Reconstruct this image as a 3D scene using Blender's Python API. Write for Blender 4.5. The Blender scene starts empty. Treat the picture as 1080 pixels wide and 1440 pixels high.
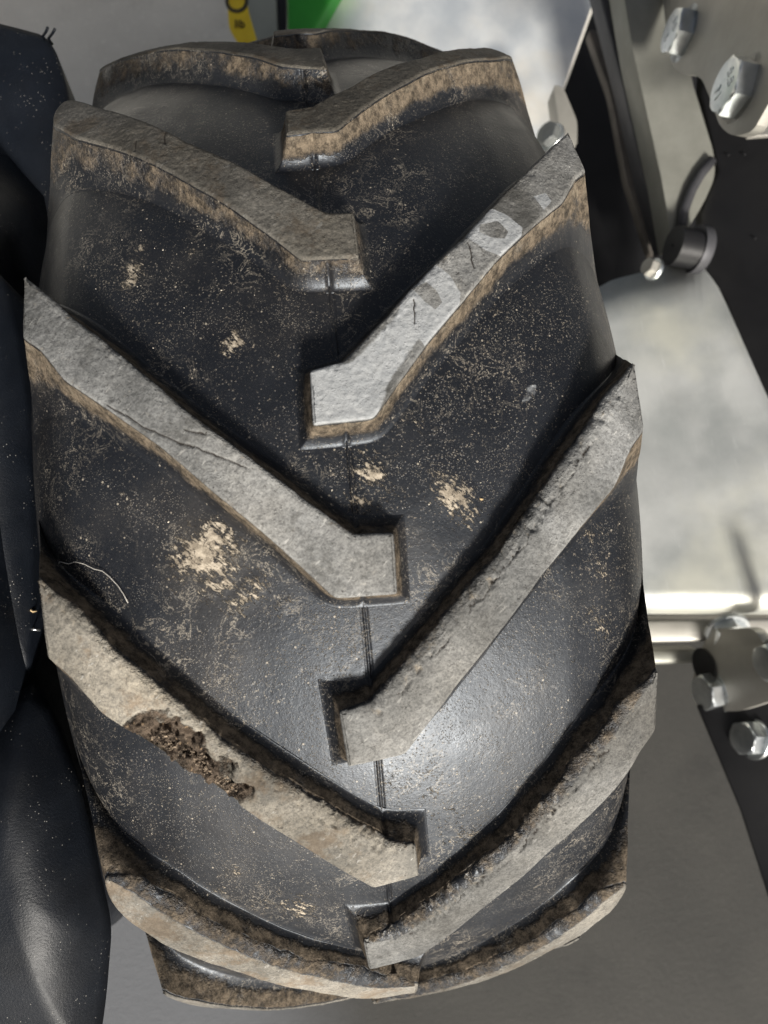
import bpy, bmesh, math
import numpy as np
from mathutils import Vector, Matrix, Euler

# ------------------------------------------------------------------ camera, light, exposure
SC = bpy.context.scene
S = 0.25                                   # tyre radius in metres; tyre numbers below are in radii
PITCH = math.radians(78.0)                 # how far the camera looks down
AXLE = Vector((0, 0, S))
EX = Vector((1, 0, 0))
EY = Vector((0, math.sin(PITCH), math.cos(PITCH)))
EZ = Vector((0, -math.cos(PITCH), math.sin(PITCH)))
def W(x, y, z):                            # wheel frame -> world
    return AXLE + (EX * x + EY * y + EZ * z) * S
F_PX, CAM_X, CAM_D = 999.34, -0.00729, 1.76759
MC = np.array([[9.91217209e-01, 1.01503799e-01, -8.47668794e-02],
               [-1.01786788e-01, 9.94805747e-01, 9.87964378e-04],
               [8.44268609e-02, 7.64886105e-03, 9.96400321e-01]])
B = np.array([EX, EY, EZ]).T               # wheel frame to world rotation
RW = B @ MC
cd = bpy.data.cameras.new("camera"); cam = bpy.data.objects.new("camera", cd)
SC.collection.objects.link(cam); SC.camera = cam
m4 = Matrix([list(r) for r in RW]).to_4x4(); m4.translation = W(CAM_X, 0, CAM_D); cam.matrix_world = m4
cd.sensor_fit = 'VERTICAL'; cd.sensor_height = 36.0; cd.lens = F_PX / 1440 * 36
cd.clip_start = 0.01; cd.clip_end = 200
cd.dof.use_dof = True; cd.dof.focus_distance = 0.235; cd.dof.aperture_fstop = 13.0
CAMP = W(CAM_X, 0, CAM_D)
def at(u, v, d):                           # point seen at pixel (u, v), d metres along the view axis
    return CAMP + Vector(RW @ np.array([(u - 540) / F_PX * d, -(v - 720) / F_PX * d, -d]))
CR, CU, CB = (Vector(RW[:, i]) for i in range(3))

SUN_AZ, SUN_EL = math.radians(8), math.radians(-46)
sdir = (EX * math.sin(SUN_AZ) + EY * math.cos(SUN_AZ) * math.sin(SUN_EL) + EZ * math.cos(SUN_AZ) * math.cos(SUN_EL)).normalized()
sl = bpy.data.lights.new("sun", 'SUN'); so = bpy.data.objects.new("sun", sl); SC.collection.objects.link(so)
sl.energy = 4.4; sl.angle = math.radians(9.0); sl.color = (1.0, 0.955, 0.88)
so.rotation_euler = sdir.to_track_quat('Z', 'Y').to_euler(); so.location = (0, -2, 2)
wd = bpy.data.worlds.new("World"); SC.world = wd; wd.use_nodes = True
nt = wd.node_tree; bg = nt.nodes['Background']; sk = nt.nodes.new('ShaderNodeTexSky')
sk.sky_type = 'NISHITA'; sk.sun_disc = False
sk.sun_elevation = math.asin(sdir.z); sk.sun_rotation = math.atan2(sdir.x, sdir.y)
sk.dust_density = 7.0; sk.air_density = 1.0; sk.ozone_density = 0.6
hs = nt.nodes.new('ShaderNodeHueSaturation'); hs.inputs['Saturation'].default_value = .5     # hazy, milky sky
nt.links.new(sk.outputs[0], hs.inputs['Color']); nt.links.new(hs.outputs[0], bg.inputs[0]); bg.inputs[1].default_value = 0.05
SC.view_settings.view_transform = 'Standard'; SC.view_settings.look = 'None'
SC.view_settings.exposure = 0.62; SC.view_settings.gamma = 1.0

# ------------------------------------------------------------------ helpers
COL = SC.collection
def tag(o, label=None, cat=None, group=None, kind=None):
    if label: o['label'] = label
    if cat: o['category'] = cat
    if group: o['group'] = group
    if kind: o['kind'] = kind
    return o
def empty(name, loc, label, cat, group=None):
    o = bpy.data.objects.new(name, None); COL.objects.link(o); o.location = loc
    o.empty_display_size = .02
    return tag(o, label, cat, group)
def link(name, me, mat, parent=None, smooth=True):
    o = bpy.data.objects.new(name, me); COL.objects.link(o)
    if mat: me.materials.append(mat)
    if smooth: me.shade_smooth()
    if parent:
        o.parent = parent; o.location = -parent.location     # meshes hold world coordinates
    return o
def npmesh(name, V, Fq, attrs=None):
    me = bpy.data.meshes.new(name)
    V = np.asarray(V, np.float32); Fq = np.asarray(Fq, np.int32)
    me.vertices.add(len(V)); me.vertices.foreach_set('co', V.ravel())
    me.loops.add(Fq.size); me.loops.foreach_set('vertex_index', Fq.ravel())
    me.polygons.add(len(Fq)); me.polygons.foreach_set('loop_start', np.arange(0, Fq.size, Fq.shape[1], dtype=np.int32))
    me.update(calc_edges=True); me.validate()
    for k, a in (attrs or {}).items():
        at_ = me.attributes.new(k, 'FLOAT', 'POINT'); at_.data.foreach_set('value', np.asarray(a, np.float32))
    return me
def toW(x, y, z):                          # arrays in the wheel frame (radii) -> world metres
    P = np.stack([x, y, z], -1) * S @ B.T
    return P + np.array(AXLE)
def hsh(i, j, k, s):
    n = (i * 374761393 + j * 668265263 + k * 2147483647 + s * 1274126177) & 0xffffffff
    n = ((n ^ (n >> 13)) * 1274126177) & 0xffffffff
    return ((n ^ (n >> 16)) & 0xffff) / 32767.5 - 1
def vnoise(P, f, s=0):
    Q = P * f; I = np.floor(Q).astype(np.int64); U = Q - I; U = U * U * (3 - 2 * U); r = 0
    for a in (0, 1):
        for b in (0, 1):
            for c in (0, 1):
                w = (U[..., 0] if a else 1 - U[..., 0]) * (U[..., 1] if b else 1 - U[..., 1]) * (U[..., 2] if c else 1 - U[..., 2])
                r = r + w * hsh(I[..., 0] + a, I[..., 1] + b, I[..., 2] + c, s)
    return r
def fbm(P, f, o=3, s=0):
    return sum(vnoise(P, f * 2 ** i, s + i) * .5 ** i for i in range(o))
def sstep(a, b, x):
    t = np.clip((x - a) / (b - a), 0, 1); return t * t * (3 - 2 * t)

# ------------------------------------------------------------------ materials
def newmat(name):
    m = bpy.data.materials.new(name); m.use_nodes = True; t = m.node_tree
    return m, t, t.nodes['Principled BSDF'], t.links
class NB:
    """small wrapper that writes node graphs briefly"""
    def __init__(s, t): s.t = t; s.l = t.links
    def n(s, ty, **k):
        x = s.t.nodes.new(ty)
        for a, b in k.items(): setattr(x, a, b)
        return x
    def put(s, sock, v):
        if isinstance(v, (int, float)): sock.default_value = v
        elif isinstance(v, tuple): sock.default_value = v if len(v) == 4 or sock.type == 'VECTOR' else (*v, 1)
        else: s.l.new(v, sock)
    def math(s, op, a, b=0.0, c=None, clamp=False):
        x = s.n('ShaderNodeMath', operation=op, use_clamp=clamp); s.put(x.inputs[0], a); s.put(x.inputs[1], b)
        if c is not None: s.put(x.inputs[2], c)
        return x.outputs[0]
    def mul(s, a, b): return s.math('MULTIPLY', a, b)
    def add(s, a, b): return s.math('ADD', a, b)
    def step(s, v, a, b, o0=0.0, o1=1.0):
        x = s.n('ShaderNodeMapRange', interpolation_type='SMOOTHSTEP')
        for i, q in enumerate((v, a, b, o0, o1)): s.put(x.inputs[i], q)
        return x.outputs[0]
    def noise(s, vec, sc, det=4.0, rough=.55, dist=0.0):
        x = s.n('ShaderNodeTexNoise'); s.put(x.inputs['Vector'], vec); x.inputs['Scale'].default_value = sc
        x.inputs['Detail'].default_value = det; x.inputs['Roughness'].default_value = rough; x.inputs['Distortion'].default_value = dist
        return x.outputs[0]
    def vor(s, vec, sc, feat='F1', out='Distance'):
        x = s.n('ShaderNodeTexVoronoi', feature=feat); s.put(x.inputs['Vector'], vec); x.inputs['Scale'].default_value = sc
        return x.outputs[out]
    def mix(s, f, a, b):
        x = s.n('ShaderNodeMix', data_type='RGBA'); s.put(x.inputs[0], f); s.put(x.inputs[6], a); s.put(x.inputs[7], b)
        return x.outputs[2]
    def attr(s, nm): return s.n('ShaderNodeAttribute', attribute_name=nm).outputs['Fac']
    def pos(s): return s.n('ShaderNodeTexCoord').outputs['Object']
    def scl(s, v, sc):
        x = s.n('ShaderNodeMapping'); s.put(x.inputs['Vector'], v); x.inputs['Scale'].default_value = sc; return x.outputs[0]
    def bump(s, h, st, dist, nrm=None):
        x = s.n('ShaderNodeBump'); s.put(x.inputs['Height'], h); x.inputs['Strength'].default_value = st; x.inputs['Distance'].default_value = dist
        if nrm: s.l.new(nrm, x.inputs['Normal'])
        return x.outputs[0]

def tyre_material():
    m, t, p, l = newmat("tyre_rubber"); b = NB(t); P = b.pos()
    wear, wall, mud, pale_mark, soil, crack, tone = (b.attr(k) for k in ('wear', 'wall', 'mud', 'pale_mark', 'soil', 'crack', 'tone'))
    big = b.noise(P, 14, 5, .6); mid = b.noise(P, 55, 5, .65); fine = b.noise(P, 420, 4, .7); vfine = b.noise(P, 1500, 2, .7)
    # mud smears, combed along the lugs
    def dot(v):
        x = b.n('ShaderNodeVectorMath', operation='DOT_PRODUCT'); l.new(P, x.inputs[0]); x.inputs[1].default_value = v; return x.outputs['Value']
    d1 = (EX - EY).normalized(); d2 = (EX + EY).normalized(); cv = b.n('ShaderNodeCombineXYZ')
    l.new(b.mul(dot(d1), .30), cv.inputs[0]); l.new(dot(d2), cv.inputs[1]); l.new(dot(EZ), cv.inputs[2]); PS = cv.outputs[0]
    # black rubber of the casing
    base = b.mix(mid, (.0050, .0055, .0072), (.0105, .0115, .0145))
    TAN = (.40, .31, .21); GREY = (.30, .30, .29)
    # fine dust specks everywhere, denser in clouds
    sp = b.vor(P, 900); clump = b.noise(P, 38, 4, .7)
    cl = b.step(clump, .40, .70)
    speck = b.mul(b.step(sp, .30, .12), b.step(b.noise(P, 330, 3, .8), .60, .44, 0.0, 1.0))
    sp2 = b.mul(b.step(b.vor(P, 1500), .34, .14), b.step(b.noise(P, 60, 5, .75), .46, .66)); speck = b.math('MAXIMUM', b.mul(speck, b.add(b.mul(cl, .85), .15)), b.mul(sp2, .75))
    col = b.mix(b.mul(speck, .7), base, (.27, .235, .185))
    grit = b.mul(b.step(b.vor(P, 330), .14, .07), b.step(b.noise(P, 120, 2), .53, .60))
    col = b.mix(b.mul(grit, .6), col, (.50, .44, .35))
    dens = b.add(b.mul(b.step(b.noise(P, 26, 5, .7), .40, .72), .80), b.mul(mud, .45))
    d_a = b.step(b.add(b.noise(P, 1150, 3, .8), b.mul(dens, .085)), .66, .71); d_b = b.step(b.add(b.noise(P, 620, 4, .85), b.mul(dens, .06)), .655, .70)
    col = b.mix(b.mul(d_a, .75), col, (.30, .265, .21)); col = b.mix(b.mul(d_b, .6), col, (.40, .34, .26))
    scr = b.step(b.noise(PS, 420, 3, .6), .66, .74); col = b.mix(b.mul(b.mul(scr, b.step(big, .5, .6)), .35), col, (.22, .21, .20))
    nn = b.noise(P, 130, 5, .65, .8); ringl = b.step(b.math('ABSOLUTE', b.math('SUBTRACT', nn, .53)), .020, .006)
    ringl = b.mul(ringl, b.mul(b.step(b.noise(P, 19, 4, .6), .47, .62), b.step(vfine, .35, .55)))
    col = b.mix(b.mul(ringl, .55), col, (.36, .32, .26))
    film = b.mul(b.step(b.add(big, b.mul(mud, .1)), .48, .80), .10)
    film = b.mul(film, b.add(.5, fine))
    col = b.mix(film, col, (.30, .26, .21))
    mu = b.add(mud, b.add(b.mul(b.math('SUBTRACT', b.math('MULTIPLY_ADD', b.noise(PS, 950, 6, .8, .5), .6, b.mul(b.noise(P, 420, 5, .8), .4)), .5), 4.6), b.mul(b.math('SUBTRACT', b.noise(P, 75, 3, .6), .5), 1.0)))
    muf = b.mul(b.step(mu, .62, .80), b.step(mud, .02, .15))
    col = b.mix(b.mul(muf, .9), col, b.mix(b.step(b.noise(P, 340, 4, .75), .36, .64), (.23, .195, .15), (.50, .435, .345)))
    # wall dirt
    wn = b.add(wall, b.mul(b.math('SUBTRACT', b.noise(P, 85, 6, .75), .5), 2.2))
    wf = b.mul(b.step(wn, .40, .95), b.step(wall, .02, .2))
    wcol = b.mix(b.step(b.noise(P, 260, 6, .85), .34, .68), (.036, .030, .023), (.27, .215, .155))
    col = b.mix(b.mul(wf, .85), col, wcol)
    # worn tops
    wearn = b.step(b.add(wear, b.mul(b.math('SUBTRACT', b.noise(P, 210, 4, .7), .5), .5)), .35, .65)
    warm = b.math('ADD', tone, b.mul(b.math('SUBTRACT', big, .5), 1.4), clamp=True)
    wc1 = b.mix(mid, (.21, .213, .210), (.345, .347, .34)); wc2 = b.mix(mid, (.205, .183, .145), (.36, .32, .255))
    wc = b.mix(warm, wc1, wc2)
    wc = b.mix(b.step(b.add(b.mul(vfine, .5), b.mul(b.noise(P, 560, 3, .75), .5)), .38, .60), b.mix(.50, wc, (.05, .05, .05)), wc)
    wc = b.mix(b.mul(b.step(fine, .60, .76), .6), wc, (.42, .40, .36))
    wc = b.mix(b.mul(b.step(b.noise(P, 34, 6, .72), .50, .66), .62), wc, (.11, .107, .098))
    wc = b.mix(b.mul(b.step(b.noise(PS, 300, 5, .7), .60, .72), .45), wc, (.07, .067, .060))
    cv2 = b.n('ShaderNodeCombineXYZ'); l.new(b.mul(dot(d2), .22), cv2.inputs[0]); l.new(dot(d1), cv2.inputs[1]); l.new(dot(EZ), cv2.inputs[2])
    wc = b.mix(b.mul(b.step(b.noise(cv2.outputs[0], 420, 4, .7), .58, .70), .40), wc, (.085, .082, .075))
    wc = b.mix(b.mul(b.step(b.noise(cv2.outputs[0], 800, 2, .6), .66, .72), .5), wc, (.50, .49, .46))
    wc = b.mix(b.mul(b.step(b.noise(P, 700, 3, .8), .60, .68), .6), wc, (.045, .04, .035))
    br = b.mul(b.step(tone, .3, .8), b.step(b.noise(P, 48, 6, .75), .50, .62))
    wc = b.mix(b.mul(br, .7), wc, b.mix(fine, (.07, .052, .036), (.26, .20, .14)))
    vv = b.n('ShaderNodeVectorMath', operation='SCALE'); l.new(wc, vv.inputs[0]); l.new(b.mul(b.attr('val'), b.step(b.noise(P, 22, 4, .6), .34, .66, .55, 1.16)), vv.inputs['Scale']); wc = vv.outputs[0]
    col = b.mix(wearn, col, wc)
    edge = b.attr('edge')
    en = b.step(b.add(edge, b.mul(b.math('SUBTRACT', b.noise(P, 240, 5, .8), .5), 1.6)), .35, .85)
    col = b.mix(b.mul(b.mul(en, b.step(edge, .02, .3)), .75), col, b.mix(fine, (.19, .148, .10), (.46, .395, .30)))
    ch = b.step(b.add(pale_mark, b.mul(b.math('SUBTRACT', b.noise(P, 300, 4, .7), .5), .5)), .42, .60)
    col = b.mix(b.mul(ch, .75), col, b.mix(fine, (.20, .215, .235), (.50, .51, .51)))
    sf = b.step(b.add(soil, b.mul(b.math('SUBTRACT', fine, .5), 1.2)), .3, .7)
    scol = b.mix(b.step(b.noise(P, 230, 6, .85), .36, .66), (.030, .023, .018), (.26, .20, .15))
    scol = b.mix(b.step(b.vor(P, 420), .20, .10), scol, (.42, .30, .19))
    col = b.mix(sf, col, scol)
    col = b.mix(b.step(crack, .3, .9), col, (.035, .030, .026))
    l.new(col, p.inputs['Base Color'])
    p.inputs['Sheen Weight'].default_value = .0
    dusty = b.math('MAXIMUM', wearn, b.math('MAXIMUM', muf, b.math('MAXIMUM', wf, sf)))
    rg = b.add(b.mul(dusty, .28), b.add(.44, b.mul(b.math('SUBTRACT', mid, .5), .30)))
    rg = b.add(rg, b.mul(speck, .25)); l.new(rg, p.inputs['Roughness'])
    l.new(b.math('SUBTRACT', .55, b.mul(dusty, .45)), p.inputs['Specular IOR Level'])
    p.inputs['Specular Tint'].default_value = (.84, .91, 1.0, 1)
    # relief
    h = b.add(b.mul(b.noise(P, 520, 4, .65), .9), b.mul(vfine, .35))
    leather = b.vor(b.scl(P, (1, 1, 1)), 640, 'SMOOTH_F1')
    hw = b.add(b.mul(leather, .9), b.mul(b.noise(P, 330, 6, .75), 1.3))
    hb = b.add(b.mul(h, b.add(.22, b.mul(dusty, .25))), b.mul(hw, b.mul(wearn, .40)))
    hb = b.add(hb, b.mul(b.mul(b.noise(P, 300, 7, .8), wf), 2.2))
    hb = b.add(hb, b.mul(muf, .8)); hb = b.add(hb, b.mul(speck, .35))
    hb = b.add(hb, b.mul(b.mul(b.noise(P, 230, 7, .85), sf), 5.0))
    l.new(b.bump(hb, 1.0, .0006), p.inputs['Normal'])
    return m
RUB = tyre_material()

def simple(name, c1, c2, rough=.5, metal=0.0, sc=30, bumpd=0.0, bsc=400, spec=.5, r2=None, speck=None):
    m, t, p, l = newmat(name); b = NB(t); P = b.pos()
    n = b.noise(P, sc, 6, .65); f = b.step(n, .32, .68)
    col = b.mix(f, c1, c2)
    if speck:
        col = b.mix(b.mul(b.step(b.vor(P, 700), .16, .07), b.step(b.noise(P, 90, 3), .50, .60)), col, speck)
    l.new(col, p.inputs['Base Color']); p.inputs['Metallic'].default_value = metal
    p.inputs['Specular IOR Level'].default_value = spec
    l.new(b.step(b.noise(P, sc * 2.3, 5, .7), .3, .7, rough, r2 if r2 is not None else min(1, rough + .15)), p.inputs['Roughness'])
    if bumpd: l.new(b.bump(b.noise(P, bsc, 5, .7), 1.0, bumpd), p.inputs['Normal'])
    return m
M_NEW = simple("black_rubber", (.0030, .0040, .0062), (.006, .008, .012), .36, 0, 25, .00014, 1300, .26, .50, (.25, .24, .22))
M_OLIVE = simple("zinc_plated_sheet", (.20, .20, .175), (.30, .30, .265), .42, .5, 9, .0001, 200)
M_BRKT = simple("painted_steel", (.30, .29, .26), (.40, .385, .35), .38, .5, 12, .0001, 300)
M_BAR = simple("dark_steel", (.050, .050, .055), (.085, .085, .092), .45, .4, 8)
M_ROD = simple("dusty_steel", (.07, .063, .055), (.18, .16, .14), .6, .2, 18)
M_BLACK = simple("black_paint", (.006, .006, .007), (.011, .011, .012), .42, 0, 12, .0001, 300, .3)
M_ZINC = simple("bright_zinc", (.52, .56, .57), (.78, .80, .80), .27, .95, 60, .00003, 500, .5, .34)
M_DULL = simple("dull_zinc", (.16, .17, .17), (.26, .27, .26), .4, .7, 60)
M_YEL = simple("yellow_plastic", (.62, .44, .015), (.72, .55, .03), .45, 0, 30)
M_INK = simple("black_ink", (.02, .018, .01), (.05, .04, .02), .6, 0, 60)
M_GREEN = simple("green_paint", (.010, .17, .012), (.020, .24, .02), .4, 0, 9)
M_POST = simple("grey_green_paint", (.22, .24, .215), (.28, .30, .27), .5, 0, 12)
M_RIM = simple("rim_steel", (.35, .35, .34), (.5, .5, .49), .4, .7, 20)
M_STRAW = simple("dry_straw", (.40, .28, .14), (.62, .46, .26), .7, 0, 200)
M_SAND = simple("pale_sand", (.42, .37, .29), (.66, .60, .50), .8, 0, 300)
M_HAIR = simple("pale_fibre", (.45, .42, .38), (.6, .57, .52), .6, 0, 200)
M_SOIL = simple("soil_crumb", (.07, .05, .035), (.27, .21, .15), .9, 0, 300, .0003, 900)

def galvanised(name, c1, c2, rough, sc, warm=None):
    m, t, p, l = newmat(name); b = NB(t); P = b.pos()
    pw = b.n('ShaderNodeVectorMath', operation='ADD'); b.put(pw.inputs[0], P)
    nz = b.n('ShaderNodeTexNoise'); b.put(nz.inputs['Vector'], P); nz.inputs['Scale'].default_value = sc * .8
    sm = b.n('ShaderNodeVectorMath', operation='SCALE'); l.new(nz.outputs['Color'], sm.inputs[0]); sm.inputs['Scale'].default_value = .6 / sc
    l.new(sm.outputs[0], pw.inputs[1])
    cell = b.vor(pw.outputs[0], sc, 'SMOOTH_F1', 'Color'); sp = b.n('ShaderNodeSeparateColor'); l.new(cell, sp.inputs[0])
    n = b.add(b.mul(sp.outputs[0], .3), b.mul(b.noise(P, sc * .35, 6, .65), .8))
    col = b.mix(b.step(n, .28, .78), c1, c2)
    if warm: col = b.mix(b.mul(b.step(b.noise(P, sc * .22, 4, .6), .46, .66), .7), col, warm)
    col = b.mix(b.mul(b.step(b.noise(b.scl(P, (1, .08, 1)), sc * 14, 4, .7), .60, .74), .35), col, (.85, .85, .84))
    l.new(col, p.inputs['Base Color']); p.inputs['Metallic'].default_value = .6
    l.new(b.step(b.noise(P, sc * .5, 5, .7), .3, .7, rough, rough + .14), p.inputs['Roughness'])
    l.new(b.bump(b.noise(P, sc * 3, 5, .6), .5, .0003), p.inputs['Normal'])
    return m
M_GALV = galvanised("galvanised_sheet_metal", (.50, .54, .58), (.80, .81, .80), .42, 42, (.70, .66, .58))
M_PLATE = galvanised("brushed_zinc_plate", (.38, .40, .39), (.64, .65, .63), .46, 34, (.74, .73, .62))

def concrete(name, c1, c2, sc=6, worn_or_pale=None):
    m, t, p, l = newmat(name); b = NB(t); P = b.pos()
    n = b.noise(P, sc, 7, .62); f = b.noise(P, 160, 5, .7)
    col = b.mix(b.step(n, .3, .7), c1, c2)
    col = b.mix(b.mul(b.step(f, .55, .72), .35), col, tuple(min(1, c * 1.5) for c in c2))
    col = b.mix(b.mul(b.step(b.noise(P, 17, 5, .7), .56, .72), .4), col, tuple(c * .6 for c in c1))
    if worn_or_pale:      # paler floor to the left of the darkened part
        sx = b.n('ShaderNodeSeparateXYZ'); l.new(P, sx.inputs[0])
        col = b.mix(b.step(b.add(sx.outputs[0], b.mul(n, .12)), .07, -.10), col, worn_or_pale)
    l.new(col, p.inputs['Base Color']); p.inputs['Roughness'].default_value = .82
    l.new(b.bump(b.add(f, b.noise(P, 600, 3, .7)), .6, .0008), p.inputs['Normal'])
    return m
M_CONC = concrete("light_concrete", (.56, .54, .49), (.68, .66, .60))
M_FLOOR_SHADE = concrete("shade_tinted_floor", (.027, .0265, .024), (.042, .0405, .036), 6, (.11, .115, .125))  # the floor's shade is painted in as an overall dark colour

# ------------------------------------------------------------------ the setting
def sheet(name, pts, z, mat, thick=None):
    bm = bmesh.new(); vs = [bm.verts.new((x, y, z)) for x, y in pts]; f = bm.faces.new(vs)
    if thick:
        g = bmesh.ops.extrude_face_region(bm, geom=[f]); bmesh.ops.translate(bm, vec=(0, 0, -thick), verts=[v for v in g['geom'] if isinstance(v, bmesh.types.BMVert)])
        bmesh.ops.recalc_face_normals(bm, faces=bm.faces)
    me = bpy.data.meshes.new(name); bm.to_mesh(me); bm.free()
    o = link(name, me, mat, None, False); return tag(o, kind='structure')
sheet('ground', [(-60, -60), (60, -60), (60, 60), (-60, 60)], 0, M_FLOOR_SHADE)
sheet('concrete_floor', [(-6, .02), (6, .02), (6, 9), (-6, 9)], .006, M_CONC, .004)

# ------------------------------------------------------------------ the tyre
XS, PH, DEL, A2, A4 = 0.02708, 0.21466, 0.19465, 0.29707, 0.44547
PX = np.array([0, .06, .1, .15, .2, .25, .3, .33, .35, .37, .39, .408])
PR = np.array([.9620, .9605, .9575, .9515, .9440, .9350, .9190, .9050, .8880, .8640, .8320, .7970])
def RC(x): return np.interp(np.abs(x), PX, PR)
# smooth the profile
_xs = np.linspace(0, .408, 400); _r = RC(_xs)
for _ in range(60):
    _r[1:-1] = (_r[:-2] + _r[1:-1] + _r[2:]) / 3
    _r[0] = _r[1]
def RC(x): return np.interp(np.abs(x), _xs, _r)
def RT(x): return 1 - A2 * x ** 2 - A4 * x ** 4

UP = [(-.047, -.036), (-.047, .003), (0, .055), (.055, .11), (.108, .167), (.18, .23), (.245, .29), (.29, .325), (.329, .353)]
LO = [(-.113, -.036), (-.1105, .030), (-.075, .06), (-.03, .10), (.02, .149), (.075, .20), (.125, .255), (.17, .305), (.215, .333), (.237, .3555)]
DLT = {('R', 0): {'A': (-.0035, .0056), 'B': (.0109, .0031), 'C': (.004, .0011), 'D': (.014, .0019), 'F': (.0158, .0045)},
 ('R', 1): {'A': (-.0043, .0025), 'B': (-.0014, -.0002), 'C': (-.0001, .0025), 'D': (-.0032, .0008), 'E': (.0014, .0006), 'F': (.0064, .0014)},
 ('R', 2): {'A': (.0035, -.0032), 'B': (-.0022, .0003), 'C': (-.0021, -.0027), 'D': (.0021, .0002), 'E': (.0036, .0018), 'F': (.0067, -.0003)},
 ('R', 3): {'A': (.0109, -.0034), 'B': (-.0115, 0), 'D': (.0036, .0054), 'E': (-.0048, -.0006), 'F': (-.0053, -.002)},
 ('L', 0): {'A': (.0034, .0042), 'B': (-.0192, .0026)},
 ('L', 1): {'A': (.0003, -.0013), 'B': (.0007, -.0002), 'C': (-.0002, -.0058), 'D': (.0006, -.0004), 'E': (-.0051, -.0033), 'F': (-.0069, -.0003)},
 ('L', 2): {'A': (.0022, -.0032), 'B': (.0004, -.0009), 'C': (.0021, .0016), 'D': (.0008, .0013), 'E': (-.0067, .0031), 'F': (-.0025, .0005)},
 ('L', 3): {'A': (-.0033, .0006), 'B': (.0084, -.0013), 'C': (.0005, .0023), 'D': (-.0055, -.0097), 'E': (.0051, .0012), 'F': (.0006, .0007)}}
K = .96                                    # radians to length near the tread
def resample(seg, counts):
    out = []
    for (a, b_), n in zip(zip(seg[:-1], seg[1:]), counts):
        t = np.linspace(0, 1, n, endpoint=False)[:, None]; out.append(a + (b_ - a) * t)
    return np.concatenate(out + [seg[-1:]])
def smooth_open(P, n):
    P = P.copy()
    for _ in range(n): P[1:-1] = (P[:-2] + 2 * P[1:-1] + P[2:]) / 4
    return P
def smooth_closed(P, n):
    for _ in range(n): P = (np.roll(P, 1, 0) + 2 * P + np.roll(P, -1, 0)) / 4
    return P
def inside(P, poly):
    x, y = P[..., 0], P[..., 1]; c = np.zeros(x.shape, bool); n = len(poly)
    for i in range(n):
        (x1, y1), (x2, y2) = poly[i], poly[(i + 1) % n]
        if y1 == y2: continue
        c ^= ((y1 > y) != (y2 > y)) & (x < (x2 - x1) * (y - y1) / (y2 - y1) + x1)
    return c
def segdist(P, pts):
    d = np.full(P.shape[:-1], 9.)
    for a, b_ in zip(pts[:-1], pts[1:]):
        a, b_ = np.array(a), np.array(b_); ab = b_ - a
        t = np.clip(((P - a) @ ab) / (ab @ ab), 0, 1); d = np.minimum(d, np.linalg.norm(P - a - t[..., None] * ab, axis=-1))
    return d
def softin(P, poly, w):
    d = segdist(P, list(poly) + [poly[0]]); return np.where(inside(P, poly), .5 + d / w, .5 - d / w).clip(0, 1)

LOOK = {('R', -1): dict(tone=.6, val=.5, round=1, wf=.6), ('R', 0): dict(tone=.75, edge=.5, val=.50, round=1), ('R', 1): dict(tone=.15, chip=.3, edge=.62, val=.86, worn_or_pale=.004),  # shade on the topmost lugs is painted in as darker tops and walls
        ('R', 2): dict(tone=.15, chip=1.0, edge=.45, val=.90, worn_or_pale=.012), ('R', 3): dict(tone=.2, chip=1.0, edge=.5, val=.78, worn_or_pale=.016, bw=.7),
        ('R', 4): dict(tone=.6, chip=.4, edge=.5, val=.80, worn_or_pale=.020, bw=.35, round=1), ('L', 0): dict(tone=.8, edge=.10, wf=.6, val=.42, round=1), ('L', 1): dict(tone=.65, edge=.10, wf=.62, val=.56, round=1, worn_or_pale=.003),
        ('L', 2): dict(tone=.08, chip=.35, edge=.6, val=.92, worn_or_pale=.003), ('L', 3): dict(tone=.8, chip=.9, edge=.4, val=1.0, worn_or_pale=.010),
        ('L', 4): dict(tone=.8, chip=.5, edge=.3, val=.95, worn_or_pale=.020, bw=.35, round=1), ('L', 5): dict(tone=.5, val=.8)}
RING1 = [(.1098, .1663), (.1259, .1822), (.152, .2048), (.1439, .2215), (.123, .2403), (.1012, .2333), (.0777, .2092), (.0874, .1888), (.1046, .1698)]
HOLE1 = [(.126, .1866), (.1322, .2102), (.1165, .2208), (.1056, .2143), (.1071, .1967), (.1152, .1839)]
RING2 = [(.0255, .0783), (.0519, .1023), (.0702, .1233), (.0535, .1378), (.0298, .1478), (.0046, .1415), (-.021, .1214), (-.0369, .0988), (.008, .072)]
HOLE2 = [(.0384, .0923), (.0469, .11), (.0326, .1205), (.0187, .1244), (.0101, .1149), (.0196, .1046)]
PAT3 = [(.1771, .2656), (.1858, .2849), (.1705, .2892), (.1531, .2747)]
PAT4 = [(.02, .078), (-.02, .10), (-.075, .055), (-.135, .03), (-.135, -.05), (-.03, -.05), (-.045, .01), (-.02, .04)]
CRACKS = {('L', 2): [([(.1401, .2782), (.1249, .2499), (.1002, .2197), (.0779, .1824), (.0642, .1527), (.0418, .1126)], .0011),
                     ([(.0903, .1736), (.0821, .1511), (.0898, .1489)], .0011)],
          ('L', 1): [([(.1296, .1844), (.102, .1838)], .0012), ([(.1211, .2208), (.1004, .2217)], .0012)],
          ('R', 1): [([(.0995, .1672), (.0645, .1685)], .0011), ([(.0247, .0921), (-.0062, .0889)], .0010)]}
GOUGE = [(.1317, .286), (.1579, .2573), (.1605, .2209), (.1134, .1837), (.0642, .1582), (.0249, .1716), (.0531, .2167), (.0889, .2602)]

tyre = empty('tractor_tyre', (0, 0, 0), 'large black chevron-lug tractor tyre covered in dried dirt, filling the middle of the picture', 'tyre')
casing_holder = {}

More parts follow.
